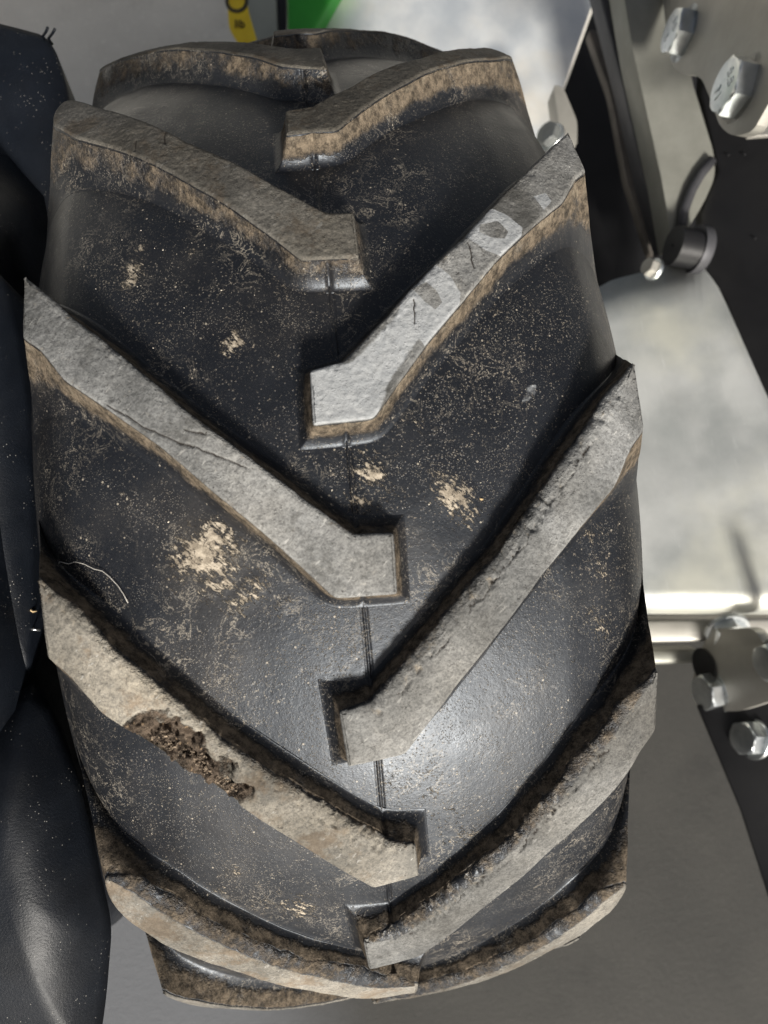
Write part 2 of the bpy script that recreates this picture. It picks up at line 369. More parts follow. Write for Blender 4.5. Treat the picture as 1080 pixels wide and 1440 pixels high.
def make_lug(side, k, hi):
    d = DLT.get((side, k), {}); look = LOOK.get((side, k), {})
    A_, C_, E_ = (np.array(d.get(c, (0, 0))) for c in 'ACE'); B_, D_, F_ = (np.array(d.get(c, (0, 0))) for c in 'BDF')
    up = np.array(UP); lo = np.array(LO)
    w = np.linspace(0, 1, len(up) - 1)[:, None]; up[0] += A_; up[1:] += C_ * (1 - w) + E_ * w
    w = np.linspace(0, 1, len(lo) - 1)[:, None]; lo[0] += B_; lo[1:] += D_ * (1 - w) + F_ * w
    ds = .0016 if hi else .008
    def chain(seg, N):
        L = np.linalg.norm(np.diff(seg, axis=0) * [K, 1], axis=1); s = np.concatenate([[0], np.cumsum(L)])
        return s
    # upper and lower chains share a sample count
    N = int(.52 / ds); M = max(6, int(.075 / ds))
    def cnt(seg, tot):
        L = np.linalg.norm(np.diff(seg, axis=0) * [K, 1], axis=1); c = np.maximum(2, np.round(L / L.sum() * tot)).astype(int)
        c[-1] += tot - c.sum(); return c
    cu, cl_ = cnt(up, N), cnt(lo, N)
    # base outline
    def H(x): return RT(x) - RC(x)
    def off(x): return .0085 + .30 * H(min(abs(x), .37))
    ring = [up[i] for i in range(len(up))] + [lo[i] for i in range(len(lo) - 1, -1, -1)]
    ring = np.array(ring) * [K, 1]; n = len(ring); bs = []
    for i in range(n):
        a, c, e = ring[i - 1], ring[i], ring[(i + 1) % n]
        t1 = (c - a) / np.linalg.norm(c - a); t2 = (e - c) / np.linalg.norm(e - c)
        n1 = np.array([t1[1], -t1[0]]); n2 = np.array([t2[1], -t2[0]])
        # outward: away from the centroid side (loop runs A..E,F..B)
        nn = n1 + n2; nn /= np.linalg.norm(nn); o_ = off(c[1]) / max(.45, nn @ n1)
        bs.append(c - nn * o_)
    bs = np.array(bs)
    if np.linalg.norm(bs[0] - ring[3]) < np.linalg.norm(ring[0] - ring[3]): bs = 2 * ring - bs
    bs /= [K, 1]
    nu = len(up); bu = bs[:nu].copy(); bl = bs[nu:][::-1].copy()
    bu[-1] = (.42, .408); bu[-2] = (.352, .372); bu[-3] += (.008, .002)
    bl[-1] = (.165, .408); bl[-2] = (.158, .372); bl[-3] += (-.006, .004)
    rs = 2 if hi else 1
    UPc = smooth_open(resample(up, cu), 8 if hi else 1); LOc = smooth_open(resample(lo, cl_), 8 if hi else 1)
    bUP = smooth_open(resample(bu, cu), 90 if hi else 4); bLO = smooth_open(resample(bl, cl_), 90 if hi else 4)
    tv = np.linspace(0, 1, M + 1)[:, None]
    # perimeter: upper chain, end, lower reversed, nose
    def loop(U, L_):
        e = U[-1] + (L_[-1] - U[-1]) * tv[1:-1]; s_ = L_[0] + (U[0] - L_[0]) * tv[1:-1]
        return np.concatenate([U, e, L_[::-1], s_])
    T = loop(UPc, LOc); Bs = loop(bUP, bLO); n = len(T)
    T = smooth_closed(T, 5 if hi else 1)
    if hi and look.get('round'):
        Tr_ = smooth_closed(T, 620); ii = np.arange(n); wr = np.exp(-((ii - N - M * .35) / 62.) ** 4)[:, None]; T = T * (1 - wr) + Tr_ * wr
    er = .0035
    # chipped, uneven long edges
    Tk = T * [K, 1]; tg = np.roll(Tk, -1, 0) - np.roll(Tk, 1, 0); tg /= np.linalg.norm(tg, axis=1)[:, None] + 1e-9
    nr = np.stack([tg[:, 1], -tg[:, 0]], 1)
    cen = Tk[N // 2] * .5 + Tk[-(M + N // 2)] * .5
    if ((Tk[N // 2] - cen) @ nr[N // 2]) < 0: nr = -nr
    sd = (k + 9) * 7 + (3 if side == 'L' else 0)
    P3 = np.stack([Tk[:, 0], Tk[:, 1], np.full(n, sd * 1.37)], 1)
    chip = look.get('chip', .15) * np.where(np.arange(n) < N + 1, 1.0, .3)
    if hi:
        jag = fbm(P3, 60, 4, sd); jag2 = np.abs(vnoise(P3, 260, sd + 5))
        T = T - nr / [K, 1] * ((np.maximum(jag, -.2) * .0016 + jag2 * .0006) * chip)[:, None]
    idx = np.arange(n)
    isup = (idx <= N).astype(float); iswallL = ((idx > N + M - 1) & (idx <= 2 * N + M)).astype(float)
    # levels
    wb = np.zeros(n)
    if hi and look.get('worn_or_pale'):
        ii = np.arange(n); wb = look['worn_or_pale'] * sstep(-2, 26, ii) * sstep(N + 4, N - 40, ii)
        wb = wb * (1 + .25 * vnoise(P3, 30, sd + 3))
    inner = T - nr / [K, 1] * er
    Tin = T; T = T + nr / [K, 1] * wb[:, None]; drop = wb * .62
    Ts = smooth_closed(T, 60) if hi else T; Bs = Bs + nr / [K, 1] * (wb * .25)[:, None]
    if hi: lev = [(1.0, None)] + [(1 - .0035 / .05 * (1 - math.cos(a)) , math.sin(a)) for a in (math.radians(q_) for q_ in (30, 60, 90))]
    rows = []; gl = []
    # rounded shoulder of the top edge
    arc = (0, 22, 45, 60, 68, 74, 79, 82, 85, 90) if hi else (0, 60)
    for a in arc:
        a = math.radians(a); rows.append(inner + (T - inner) * math.sin(a)); gl.append(('top', (er + drop) * (1 - math.cos(a)) ** .8 if hi else er * (1 - math.cos(a))))
    nw = 16 if hi else 3
    for i in range(1, nw + 1):
        s_ = i / nw; Tw = T + (Ts - T) * (1 - (1 - min(1, s_ * 1.6)) ** 2); rows.append(Tw + (Bs - Tw) * (.40 * s_)); gl.append(('g', 1 - .66 * s_))
    nf = 12 if hi else 3
    for i in range(1, nf + 1):
        s_ = i / nf; rows.append(Ts + (Bs - Ts) * (.40 + .60 * s_)); gl.append(('g', .34 * (1 - s_) ** 1.9))
    rows.append(T + (Bs - T) * 1.015); gl.append(('g', -.04))
    Pm = np.array(rows)                    # levels x n x 2
    x = Pm[..., 1]; rt, rc = RT(x), RC(x)
    G = np.zeros(x.shape); R = np.zeros(x.shape)
    for j, (ty, v) in enumerate(gl):
        if ty == 'top': R[j] = rt[j] - v; G[j] = 1
        else:
            hh = (rt[j] - er - (drop if hi else 0)) - rc[j]; R[j] = rc[j] + v * hh; G[j] = v
    # mould parting line across the nose walls
    sg = np.exp(-(x / .0030) ** 2) * ((G < .97) & (G > .02)) * .0048
    Pm[..., 0] += np.where(isup[None] > 0, -1, 1) * sg * (1 if hi else 0)
    # small moulded ridge at the foot of the nose is left to the casing
    # top grid, reusing the first ring as its border
    g0 = Pm[0]; Uc = g0[:N + 1]; Lc = g0[N + M: 2 * N + M + 1][::-1]
    Ec = g0[N: N + M + 1]; Nc = np.concatenate([g0[2 * N + M:], g0[:1]])[::-1]      # A..B
    u = np.linspace(0, 1, N + 1)[:, None, None]; v = np.linspace(0, 1, M + 1)[None, :, None]
    w0 = np.clip(1 - u * 14, 0, 1) ** 2; w1 = np.clip(1 - (1 - u) * 12, 0, 1) ** 2
    lin0 = (1 - v) * Uc[0] + v * Lc[0]; lin1 = (1 - v) * Uc[-1] + v * Lc[-1]
    C = (1 - v) * Uc[:, None] + v * Lc[:, None] + w0 * (Nc[None] - lin0) + w1 * (Ec[None] - lin1)
    I = C[1:-1, 1:-1]; Tth, Tx = I[..., 0], I[..., 1]; Tr = RT(Tx)
    # crowned chamfer at the outer end
    Tr = Tr - .10 * np.maximum(0, Tx - .333); R = R - np.where(G > .9, .10 * np.maximum(0, x - .333), .10 * np.maximum(0, x - .333) * np.clip(G, 0, 1))
    th = np.concatenate([Pm[..., 0].ravel(), Tth.ravel()]); X = np.concatenate([x.ravel(), Tx.ravel()]); RR = np.concatenate([R.ravel(), Tr.ravel()])
    Gv = np.concatenate([G.ravel(), np.ones(Tth.size)])
    lvl = np.concatenate([np.repeat(np.arange(len(rows)), n), np.full(Tth.size, -1)])
    upv = np.concatenate([np.tile(isup, len(rows)), np.zeros(Tth.size)]); lov = np.concatenate([np.tile(iswallL, len(rows)), np.zeros(Tth.size)])
    TX = np.stack([th, X], -1)
    # attributes
    NA = len(arc); onbev = np.concatenate([np.tile(wb > .002, len(rows)), np.zeros(Tth.size, bool)]) & (lvl > 0) & (lvl < NA + 3)
    top = (lvl < 3).astype(float); wear = np.where(lvl < 0, 1, np.where(lvl == 0, 1, np.where(lvl <= NA // 2, .75, np.where(lvl < NA, .30, 0.))))
    wear = np.where(onbev, np.clip(.80 * look.get('bw', 1.0) - .085 * lvl, .0, 1), wear)
    wall = np.where(lvl >= NA, sstep(.05, .6, Gv) * .84 * look.get('wf', 1.0) + .12, np.where(onbev, .62, 0))
    edge = np.zeros(len(X)); ei = look.get('edge', .3)
    edge = np.where(lvl >= NA, sstep(.15, .95, Gv) * ei * (.85 * lov + .25 * (1 - lov)), np.where(lvl >= 0, .45 * ei, 0))
    if hi:
        Q = np.stack([th * K, X, np.full(len(X), sd * .731)], -1)
        # distance of top points to the rim of the top face
        vv = np.minimum(v[0, 1:-1, 0], 1 - v[0, 1:-1, 0]); dedge = np.broadcast_to(vv[None] * .075, Tth.shape).ravel()
        vup = np.broadcast_to(v[:, 1:-1, 0] * .075, Tth.shape).ravel()
        dd = np.concatenate([np.zeros(Pm[..., 0].size), dedge]); du = np.concatenate([np.full(Pm[..., 0].size, 9.), vup])
        du[:Pm[..., 0].size] = np.where((np.tile(isup, len(rows)) > 0) & (lvl[:Pm[..., 0].size] < NA + 2), 0, 9)
        ch = look.get('chip', .15)
        tornmask = np.exp(-(du / .010) ** 2) * ch
        torn = fbm(Q, 48, 2, sd + 12) * .5 + fbm(Q * [1, 1.7, 1], 120, 4, sd + 11) * .7
        sect = sstep(-.35, .35, vnoise(Q, 9, sd + 31)); RR = RR - tornmask * (np.maximum(0, torn + .05) * (.0020 + .0060 * sect))
        edge = np.maximum(edge, tornmask * .42 * sstep(-.4, .4, torn))
        RR = RR + fbm(Q, 16, 3, sd + 2) * .0014 * (Gv > .9) + fbm(Q, 190, 3, sd + 7) * .00028 * (Gv > .05)
        edge = np.maximum(edge, np.where(lvl < 0, np.exp(-((.075 - du).clip(0) / .006) ** 2) * .30 * ei * (du < 8), 0))
    pale_mark = np.zeros(len(X)); soil = np.zeros(len(X)); crack = np.zeros(len(X)); mud = np.zeros(len(X))
    if (side, k) == ('R', 1):  # paler rings and patches on the top of this lug
        c_ = np.maximum(softin(TX, RING1, .006) * (1 - softin(TX, HOLE1, .005)), softin(TX, RING2, .006) * (1 - softin(TX, HOLE2, .005)))
        pale_mark = np.maximum(np.maximum(c_, softin(TX, PAT3, .006) * .9), softin(TX, PAT4, .012) * .62) * (lvl < 3)
        wear = np.where(lvl < 0, wear, wear)
    for pts, wd_ in CRACKS.get((side, k), []):
        dv = segdist(TX + .0012 * np.stack([vnoise(np.stack([th, X, X * 0], -1), 160, 3), vnoise(np.stack([th, X, X * 0], -1), 160, 4)], -1), pts)
        c_ = np.exp(-(dv / wd_) ** 2) * (lvl < 1); crack = np.maximum(crack, c_); RR = RR - c_ * .0016
    if (side, k) == ('L', 3):
        nz = fbm(Q, 60, 5, 77); s_ = softin(TX, GOUGE, .030); s_ = np.clip(s_ * 1.35 + .45 * fbm(Q, 55, 4, 79) * (s_ > .02) * (s_ < .98), 0, 1) * (lvl < NA + 5); soil = np.clip(s_ * 1.15, 0, 1) * np.clip(.85 + .5 * vnoise(Q, 40, 80), 0, 1)
        RR = RR - sstep(.1, .9, s_) * (.0075 + .010 * nz + .006 * fbm(Q, 230, 3, 78)) * .9
        th = th + sstep(.1, .8, s_) * .003 * vnoise(Q, 150, 6)
    if (side, k) == ('R', 2) or (side, k) == ('R', 3):
        # long ragged crack just inside the upper edge
        line = [tuple(p_) for p_ in (UPc + [(-.004, .003)][0])[int(N * .12):int(N * .80):6]]
        jig = np.stack([vnoise(Q, 60, 21), vnoise(Q, 60, 22)], -1) * .0045 + np.stack([fbm(Q, 190, 2, 23), fbm(Q, 190, 2, 26)], -1) * .0022
        dv = segdist(TX + jig, line); c_ = np.exp(-(dv / (.0005 + .0008 * np.abs(vnoise(Q, 50, 27)))) ** 2) * (lvl < NA) * sstep(-.4, 0, vnoise(Q, 22, 25))
        crack = np.maximum(crack, c_); RR = RR - c_ * .002
    phase = PH - (k - 1) * 2 * DEL; Xw = X.copy()
    if side == 'L': phase += DEL * 1.0; Xw = -X
    # left lugs sit half a pitch lower
    ang = th + (PH - (k - 1) * 2 * DEL) - (0 if side == 'R' else -1.0023 * DEL)
    V = toW(Xw + XS, RR * np.sin(ang), RR * np.cos(ang))
    # faces
    nl = len(rows); a = np.arange(n); b2 = (a + 1) % n; Fs = []
    for j in range(nl - 1): Fs.append(np.stack([j * n + a, j * n + b2, (j + 1) * n + b2, (j + 1) * n + a], 1))
    idg = np.zeros((N + 1, M + 1), int)
    idg[1:-1, 1:-1] = nl * n + np.arange((N - 1) * (M - 1)).reshape(N - 1, M - 1)
    idg[:, 0] = np.arange(N + 1); idg[N, :] = np.arange(N, N + M + 1); idg[:, M] = np.arange(N + M, 2 * N + M + 1)[::-1]
    idg[0, 1:M] = np.arange(2 * N + M + 1, n)[::-1]
    Fs.append(np.stack([idg[:-1, :-1], idg[:-1, 1:], idg[1:, 1:], idg[1:, :-1]], -1).reshape(-1, 4))
    Fs = np.concatenate(Fs)
    # consistent outward winding
    j = idg[N // 2, M // 2]; f = [idg[N // 2, M // 2], idg[N // 2, M // 2 + 1], idg[N // 2 + 1, M // 2 + 1]]
    nrm = np.cross(V[f[1]] - V[f[0]], V[f[2]] - V[f[0]]); outw = V[f[0]] - np.array(AXLE); outw[0] = 0
    if nrm @ outw < 0: Fs = Fs[:, ::-1]
    me = npmesh('tread_lug', V, Fs, dict(wear=wear, wall=wall, mud=mud, pale_mark=pale_mark, soil=soil, crack=crack, edge=edge, tone=np.full(len(X), look.get('tone', .45)), val=np.full(len(X), look.get('val', .8))))
    return link('tread_lug', me, RUB, tyre)

for side in 'RL':
    for k in range(-6, 10):
        hi = (k in range(-1, 6))
        o = make_lug(side, k, hi)
        if (side, k) == ('L', 3): o['label'] = 'lug with a torn gouge packed with brown soil'

MUD = [(-.0253, -.1744, .0272), (-.0485, -.1564, .024), (.0021, -.1904, .0128), (-.0771, -.1269, .0176), (-.0979, -.0886, .0112), (.0075, .1186, .0208), (.0153, .128, .0144),
       (-.0201, .1331, .0128), (.3569, -.2333, .0104), (.3354, -.2386, .0096), (.3842, -.2253, .0072), (.2263, -.1163, .0136), (.3601, -.1609, .0072), (.0428, .0223, .0176),
       (.0601, .0199, .0112), (.0189, .0076, .0128), (.0973, .086, .0112), (-.5994, -.1816, .036), (-.5254, -.228, .024), (-.5805, -.1218, .028), (-.4868, -.1946, .0128),
       (-.4246, .0831, .028), (-.4597, .1111, .024), (-.3837, .066, .0128), (-.1325, .2316, .0176), (-.0659, .2852, .024), (-.1073, .3031, .024), (-.1842, .2938, .024), (-.2225, .2466, .016)]
MUDS = [1, .9, .6, .75, .6, 1, .9, .5, .9, .9, .7, .8, .7, .75, .5, .7, .35, .55, .35, .5, .6, .5, .45, .4, .35, .5, .55, .5, .35]
def make_casing():
    tha = np.concatenate([np.arange(-1.25, 1.25, .0032), np.arange(1.25, 2 * math.pi - 1.25, .04)])
    xp = np.concatenate([np.linspace(-.408, -.012, 150), np.linspace(-.011, .011, 30), np.linspace(.012, .408, 150)])
    TH, X = np.meshgrid(tha, xp, indexing='ij'); R = RC(X)
    Q = np.stack([TH, X, X * 0], -1)
    R = R + .0013 * np.exp(-((X - .0003 * np.sin(TH * 40)) / .0011) ** 2) - .0013 * np.exp(-((X - .0030) / .0016) ** 2) - .0009 * np.exp(-((X + .0030) / .0016) ** 2)
    R = R + .0009 * np.exp(-((np.abs(X) - .404) / .0018) ** 2)
    R = R + vnoise(Q, 9, 3) * .0012
    mud = np.zeros(X.shape)
    for (t0, x0, r0), st in zip(MUD, MUDS):
        ca = .8; du, dv = (TH - t0) * K, X - x0
        if x0 < 0: du, dv = (du + dv) * .7071, (dv - du) * .7071      # smears run along the left lugs
        else: du, dv = (du - dv) * .7071, (dv + du) * .7071
        mud = np.maximum(mud, st * np.exp(-((du / (r0 * 1.75)) ** 2 + (dv / (r0 * 1.15)) ** 2) * .9))
    # dirt beside the lugs and along the middle line
    mud = np.maximum(mud, .34 * np.exp(-((X - .012) / .022) ** 2) * (.5 + .5 * np.sin(TH * 13 + 1)))
    R = R + np.maximum(0, mud - .35) * .0022
    scuff = softin(np.stack([TH, X], -1), [(.145, .222), (.148, .240), (.128, .240), (.112, .214), (.122, .210)], .010) * .50
    V = toW(X + XS, R * np.sin(TH), R * np.cos(TH)); nth, nx = X.shape
    i = np.arange(nth)[:, None]; j = np.arange(nx - 1)[None]
    i2 = (i + 1) % nth
    Fq = np.stack([i * nx + j, i * nx + j + 1, i2 * nx + j + 1, i2 * nx + j], -1).reshape(-1, 4)
    z = np.zeros(X.size)
    me = npmesh('casing', V.reshape(-1, 3), Fq[:, ::-1], dict(wear=z, wall=z, mud=mud.ravel(), pale_mark=scuff.ravel(), soil=z, crack=z, edge=z, tone=z, val=z + 1))
    link('casing', me, RUB, tyre)
    for sgn in (-1, 1):
        pr = [(.408, .797), (.4125, .790), (.411, .780), (.412, .76), (.418, .72), (.415, .67), (.40, .62), (.37, .57), (.345, .54), (.33, .535)]
        t2 = np.linspace(0, 2 * math.pi, 361)[:-1]; px = np.array([p_[0] for p_ in pr]) * sgn; prr = np.array([p_[1] for p_ in pr])
        TH, Xq = np.meshgrid(t2, px, indexing='ij'); Rq = np.broadcast_to(prr, TH.shape)
        V = toW(Xq + XS, Rq * np.sin(TH), Rq * np.cos(TH)); nth, nx = TH.shape
        i = np.arange(nth)[:, None]; j = np.arange(nx - 1)[None]; i2 = (i + 1) % nth
        Fq = np.stack([i * nx + j, i * nx + j + 1, i2 * nx + j + 1, i2 * nx + j], -1).reshape(-1, 4)
        if sgn > 0: Fq = Fq[:, ::-1]
        z = np.zeros(TH.size)
        me = npmesh('sidewall', V.reshape(-1, 3), Fq, dict(wear=z, wall=z + .25, mud=z, pale_mark=z, soil=z, crack=z, edge=z, tone=z, val=z + 1))
        link('sidewall', me, RUB, tyre)
make_casing()
def revolve(name, prof, mat, parent, xoff=XS, n=128, rot=0):
    t2 = np.linspace(0, 2 * math.pi, n + 1)[:-1]; px = np.array([p_[0] for p_ in prof]); pr = np.array([p_[1] for p_ in prof])
    TH, X = np.meshgrid(t2, px, indexing='ij'); R = np.broadcast_to(pr, TH.shape)
    V = toW(X + xoff, R * np.sin(TH), R * np.cos(TH)); nth, nx = TH.shape
    i = np.arange(nth)[:, None]; j = np.arange(nx - 1)[None]; i2 = (i + 1) % nth
    Fq = np.stack([i * nx + j, i * nx + j + 1, i2 * nx + j + 1, i2 * nx + j], -1).reshape(-1, 4)[:, ::-1]
    return link(name, npmesh(name, V.reshape(-1, 3), Fq), mat, parent)
revolve('rim', [(-.345, .56), (-.35, .54), (-.33, .52), (-.20, .50), (0, .46), (.20, .50), (.33, .52), (.35, .54), (.345, .56)], M_RIM, tyre)
revolve('wheel_disc', [(.06, .465), (.08, .40), (.10, .2), (.10, .004), (.085, .004), (.085, .2), (.065, .39), (.045, .462)], M_RIM, tyre)

# ------------------------------------------------------------------ generic builders for the surroundings
def prism(name, front, ext, mat, parent=None, bevel=.002, seg=3):
    """front: world points of the visible face; ext: vector to its back face"""
    bm = bmesh.new(); a = [bm.verts.new(p_) for p_ in front]; c = [bm.verts.new(Vector(p_) + ext) for p_ in front]
    n = len(a); bm.faces.new(a); bm.faces.new(c[::-1])
    for i in range(n): bm.faces.new((a[i], c[i], c[(i + 1) % n], a[(i + 1) % n]))
    bmesh.ops.recalc_face_normals(bm, faces=bm.faces)
    if bevel:
        bmesh.ops.bevel(bm, geom=list(bm.edges), offset=bevel, segments=seg, profile=.5, affect='EDGES', clamp_overlap=True)
    me = bpy.data.meshes.new(name); bm.to_mesh(me); bm.free()
    o = link(name, me, mat, parent, True); me.set_sharp_from_angle(angle=math.radians(38)); return o
def flat(pts, d, normal=None, ref=None):
    """pixels -> world points on one plane: through at(ref, d) with the given normal (default facing the camera)"""
    if normal is None: return [at(u, v, d) for u, v in pts]
    nrm = Vector(normal).normalized(); p0 = at(*ref, d); out = []
    for u, v in pts:
        r = at(u, v, 1.0) - CAMP; out.append(CAMP + r * ((p0 - CAMP).dot(nrm) / r.dot(nrm)))
    return out
def rounded(pts, r, n=5):
    out = []; m = len(pts)
    for i in range(m):
        a, c, e = (Vector(pts[(i + q_) % m]) for q_ in (-1, 0, 1)); rr = r[i] if isinstance(r, (list, tuple)) else r
        la, le = (a - c).length, (e - c).length; ra = min(rr, la * .45, le * .45)
        p1, p2 = c + (a - c).normalized() * ra, c + (e - c).normalized() * ra
        for j in range(n + 1):
            t = j / n; out.append(tuple(p1 * (1 - t) ** 2 + c * 2 * t * (1 - t) + p2 * t * t))
    return out
def frame(axis, up=None):
    z = Vector(axis).normalized(); x = (Vector(up or (0, 0, 1)).cross(z)).normalized(); y = z.cross(x)
    return Matrix((x, y, z)).transposed()
def lathe(name, prof, origin, axis, mat, parent=None, n=40, hexs=None):
    """prof: (radius, height) along axis"""
    Fm = frame(axis); V = []; 
    for i in range(n):
        a = 2 * math.pi * i / n
        for r, h in prof: V.append(tuple(origin + Fm @ Vector((math.cos(a) * r, math.sin(a) * r, h))))
    m = len(prof); Fq = [(i * m + j, ((i + 1) % n) * m + j, ((i + 1) % n) * m + j + 1, i * m + j + 1) for i in range(n) for j in range(m - 1)]
    me = bpy.data.meshes.new(name); me.from_pydata(V, [], Fq); me.update()
    o = link(name, me, mat, parent, True); me.set_sharp_from_angle(angle=math.radians(35)); return o
def text_mesh(name, s, size, origin, Fm, mat, parent):
    cu = bpy.data.curves.new(name, 'FONT'); cu.body = s; cu.size = size; cu.extrude = size * .05; cu.align_x = 'CENTER'; cu.align_y = 'CENTER'
    to = bpy.data.objects.new(name, cu); me = bpy.data.meshes.new_from_object(to); bpy.data.objects.remove(to)
    m = Fm.to_4x4(); m.translation = origin; me.transform(m); return link(name, me, mat, parent, False)
def bolt(parent, origin, axis, r, h, spin=0.0, mark=None, nm='bolt', mat=None):
    """hex head with a chamfered crown and a washer"""
    Fm = frame(axis); bm = bmesh.new(); n = 6; rings = []
    for (sc_, z) in ((1, 0), (1, h * .80), (.965, h * .90), (.86, h * .985), (.80, h), (.0, h)):
        if sc_ == 0: break
        ring = []
        for i in range(48):
            a = 2 * math.pi * i / 48; hx = math.cos(math.pi / 6) / math.cos(((a + math.pi / 6) % (math.pi / 3)) - math.pi / 6)
            rad = r * (hx if sc_ == 1 else min(hx, sc_ * 1.0 if sc_ > .9 else sc_))
            ring.append(bm.verts.new(origin + Fm @ Vector((math.cos(a + spin) * rad, math.sin(a + spin) * rad, z))))
        rings.append(ring)
    for A, C in zip(rings[:-1], rings[1:]):
        for i in range(48): bm.faces.new((A[i], A[(i + 1) % 48], C[(i + 1) % 48], C[i]))
    bm.faces.new(rings[-1])
    me = bpy.data.meshes.new(nm); bm.to_mesh(me); bm.free(); o = link(nm, me, mat or M_ZINC, parent, True); me.set_sharp_from_angle(angle=math.radians(25))
    lathe('washer', [(r * .5, .0), (r * 1.16, .0), (r * 1.20, -.0007), (r * 1.20, -.0022), (r * .5, -.0022)], origin, axis, M_ZINC, parent)
    if mark:
        for (s_, dx, dy) in mark: text_mesh('head_mark', s_, r * .55, origin + Fm @ Vector((dx * r, dy * r, h)), Fm, M_ZINC, o).location = (0, 0, 0)
    return o
def tube(name, pts, r, mat, parent=None, n=8):
    V, Fq = [], []; pts = [Vector(p_) for p_ in pts]
    for i, p_ in enumerate(pts):
        t = (pts[min(i + 1, len(pts) - 1)] - pts[max(i - 1, 0)]).normalized(); Fm = frame(t, (.3, .2, .9)); rr = r[i] if isinstance(r, (list, tuple)) else r
        for j in range(n): V.append(tuple(p_ + Fm @ Vector((math.cos(2 * math.pi * j / n) * rr, math.sin(2 * math.pi * j / n) * rr, 0))))
    for i in range(len(pts) - 1):
        for j in range(n): Fq.append((i * n + j, i * n + (j + 1) % n, (i + 1) * n + (j + 1) % n, (i + 1) * n + j))
    Fq.append(tuple(range(n))[::-1]); Fq.append(tuple(range((len(pts) - 1) * n, len(pts) * n)))
    me = bpy.data.meshes.new(name); me.from_pydata(V, [], Fq); me.update(); return link(name, me, mat, parent)
def pillow(name, poly, d, bulge, ext, mat, parent, ridge=None, rings=14):
    """soft domed block: outline pixels at depth d, centre raised toward the camera, sides run back along ext"""
    base = [at(u, v, d) for u, v in rounded(poly, 26, 6)]; n = len(base); c = sum(base, Vector()) / n
    V = [p_ + ext for p_ in base] + list(base)
    for k_ in range(1, rings + 1):
        t = k_ / rings; s_ = 1 - t; hgt = bulge * (1 - (1 - t) ** 2.6)
        V += [c + (p_ - c) * s_ + CB * hgt if k_ < rings else c + CB * hgt for p_ in base]
    Fq = [(r_ * n + i, r_ * n + (i + 1) % n, (r_ + 1) * n + (i + 1) % n, (r_ + 1) * n + i) for r_ in range(rings + 1) for i in range(n)]
    bm = bmesh.new(); vs = [bm.verts.new(p_) for p_ in V]
    for f in Fq: bm.faces.new([vs[i] for i in f])
    bmesh.ops.remove_doubles(bm, verts=bm.verts, dist=1e-5); bmesh.ops.recalc_face_normals(bm, faces=bm.faces)
    me = bpy.data.meshes.new(name); bm.to_mesh(me); bm.free(); return link(name, me, mat, parent)

# ------------------------------------------------------------------ neighbouring tyre at the left
t2 = empty('neighbouring_tyre', (-.235, 0, 0), 'clean black rubber tyre cut off by the left edge of the picture', 'tyre')
revolve('casing', [(-.40, .50), (-.42, .70), (-.36, .82), (-.2, .86), (0, .87), (.2, .86), (.34, .83), (.395, .76), (.40, .60), (.36, .50)], M_NEW, t2, xoff=-.86)
pillow('tread_lug', [(-110, 10), (0, 33), (64, 50), (80, 74), (97, 130), (106, 240), (92, 300), (48, 322), (0, 280), (-110, 230)], .335, .006, -CB * .05 - CR * .01, M_NEW, t2)
pillow('tread_lug', [(-160, 372), (0, 382), (16, 412), (27, 470), (40, 555), (47, 690), (50, 850), (43, 955), (0, 982), (-160, 990)], .262, .012, -CB * .07 - CR * .015, M_NEW, t2)
pillow('tread_lug', [(-160, 1010), (0, 984), (44, 966), (66, 984), (108, 1085), (136, 1200), (158, 1300), (150, 1400), (136, 1500), (-160, 1520)], .255, .022, -CB * .075 - CR * .040, M_NEW, t2)
for (u, v, u2, v2) in ((60, 51, 67, 39), (68, 54, 77, 41)):
    p1, p2 = at(u, v, .333), at(u2, v2, .325); tube('moulding_whisker', [p1 - CB * .004, p1, (p1 + p2) / 2 + CR * .0003, p2], .0006, M_NEW, t2)

# ------------------------------------------------------------------ things behind, at the top
gs = empty('galvanised_sheet', tuple(at(640, 60, .60) - Vector((0, 0, .1))), 'mottled blue-grey galvanised metal sheet behind the top of the tyre', 'metal sheet')
nrm = (CB * .97 + CR * .05 - CU * .05)
prism('sheet_panel', flat(rounded([(452, -70), (860, -70), (834, 2), (790, 126), (772, 178), (735, 215), (600, 330), (430, 200)], [2, 2, 20, 14, 20, 20, 5, 5], 4), .60, nrm, (640, 60)), -CB * .003, M_GALV, gs, .0008, 2)
prism('hinge_tab', flat(rounded([(778, 118), (792, 122), (812, 170), (812, 205), (795, 215), (786, 180)], 8, 4), .52, None), -CB * .02, M_BRKT, gs, .002)
bolt(gs, at(774, 192, .50), (CB * .6 - CR * .6 + CU * .2), .0085, .006, .3, mat=M_DULL)
gp = empty('grey_green_post', tuple(at(365, 40, .80)), 'blurred pale grey-green upright behind the yellow tag', 'post')
prism('post_body', flat([(338, -60), (386, -60), (392, 90), (352, 90)], .80), -CB * .03, M_POST, gp, .003)
prism('shadow_gap_strip', flat([(387, -60), (401, -60), (403, 60), (393, 90)], .802), -CB * .03, M_BLACK, gp, .001)
gc = tag(prism('green_panel', flat([(402, -60), (500, -60), (464, 2), (440, 46), (404, 60)], .575), -CB * .03, M_GREEN, None, .003), 'bright green painted metal corner behind the top of the tyre', 'panel')
yt = empty('yellow_tag', tuple(at(340, 30, .62)), 'yellow tag with black print hanging above the tyre top left of the green corner', 'tag')
ytp = flat(rounded([(316, -40), (345, -40), (349, 14), (363, 62), (352, 72), (334, 60), (322, 40)], 8, 4), .62)
prism('tag_plate', ytp, -CB * .0015, M_YEL, yt, .0004, 2)
lathe('printed_ring', [(.0070, 0), (.0070, .0004), (.0102, .0004), (.0102, 0)], at(333, 2, .6195), CB, M_INK, yt)
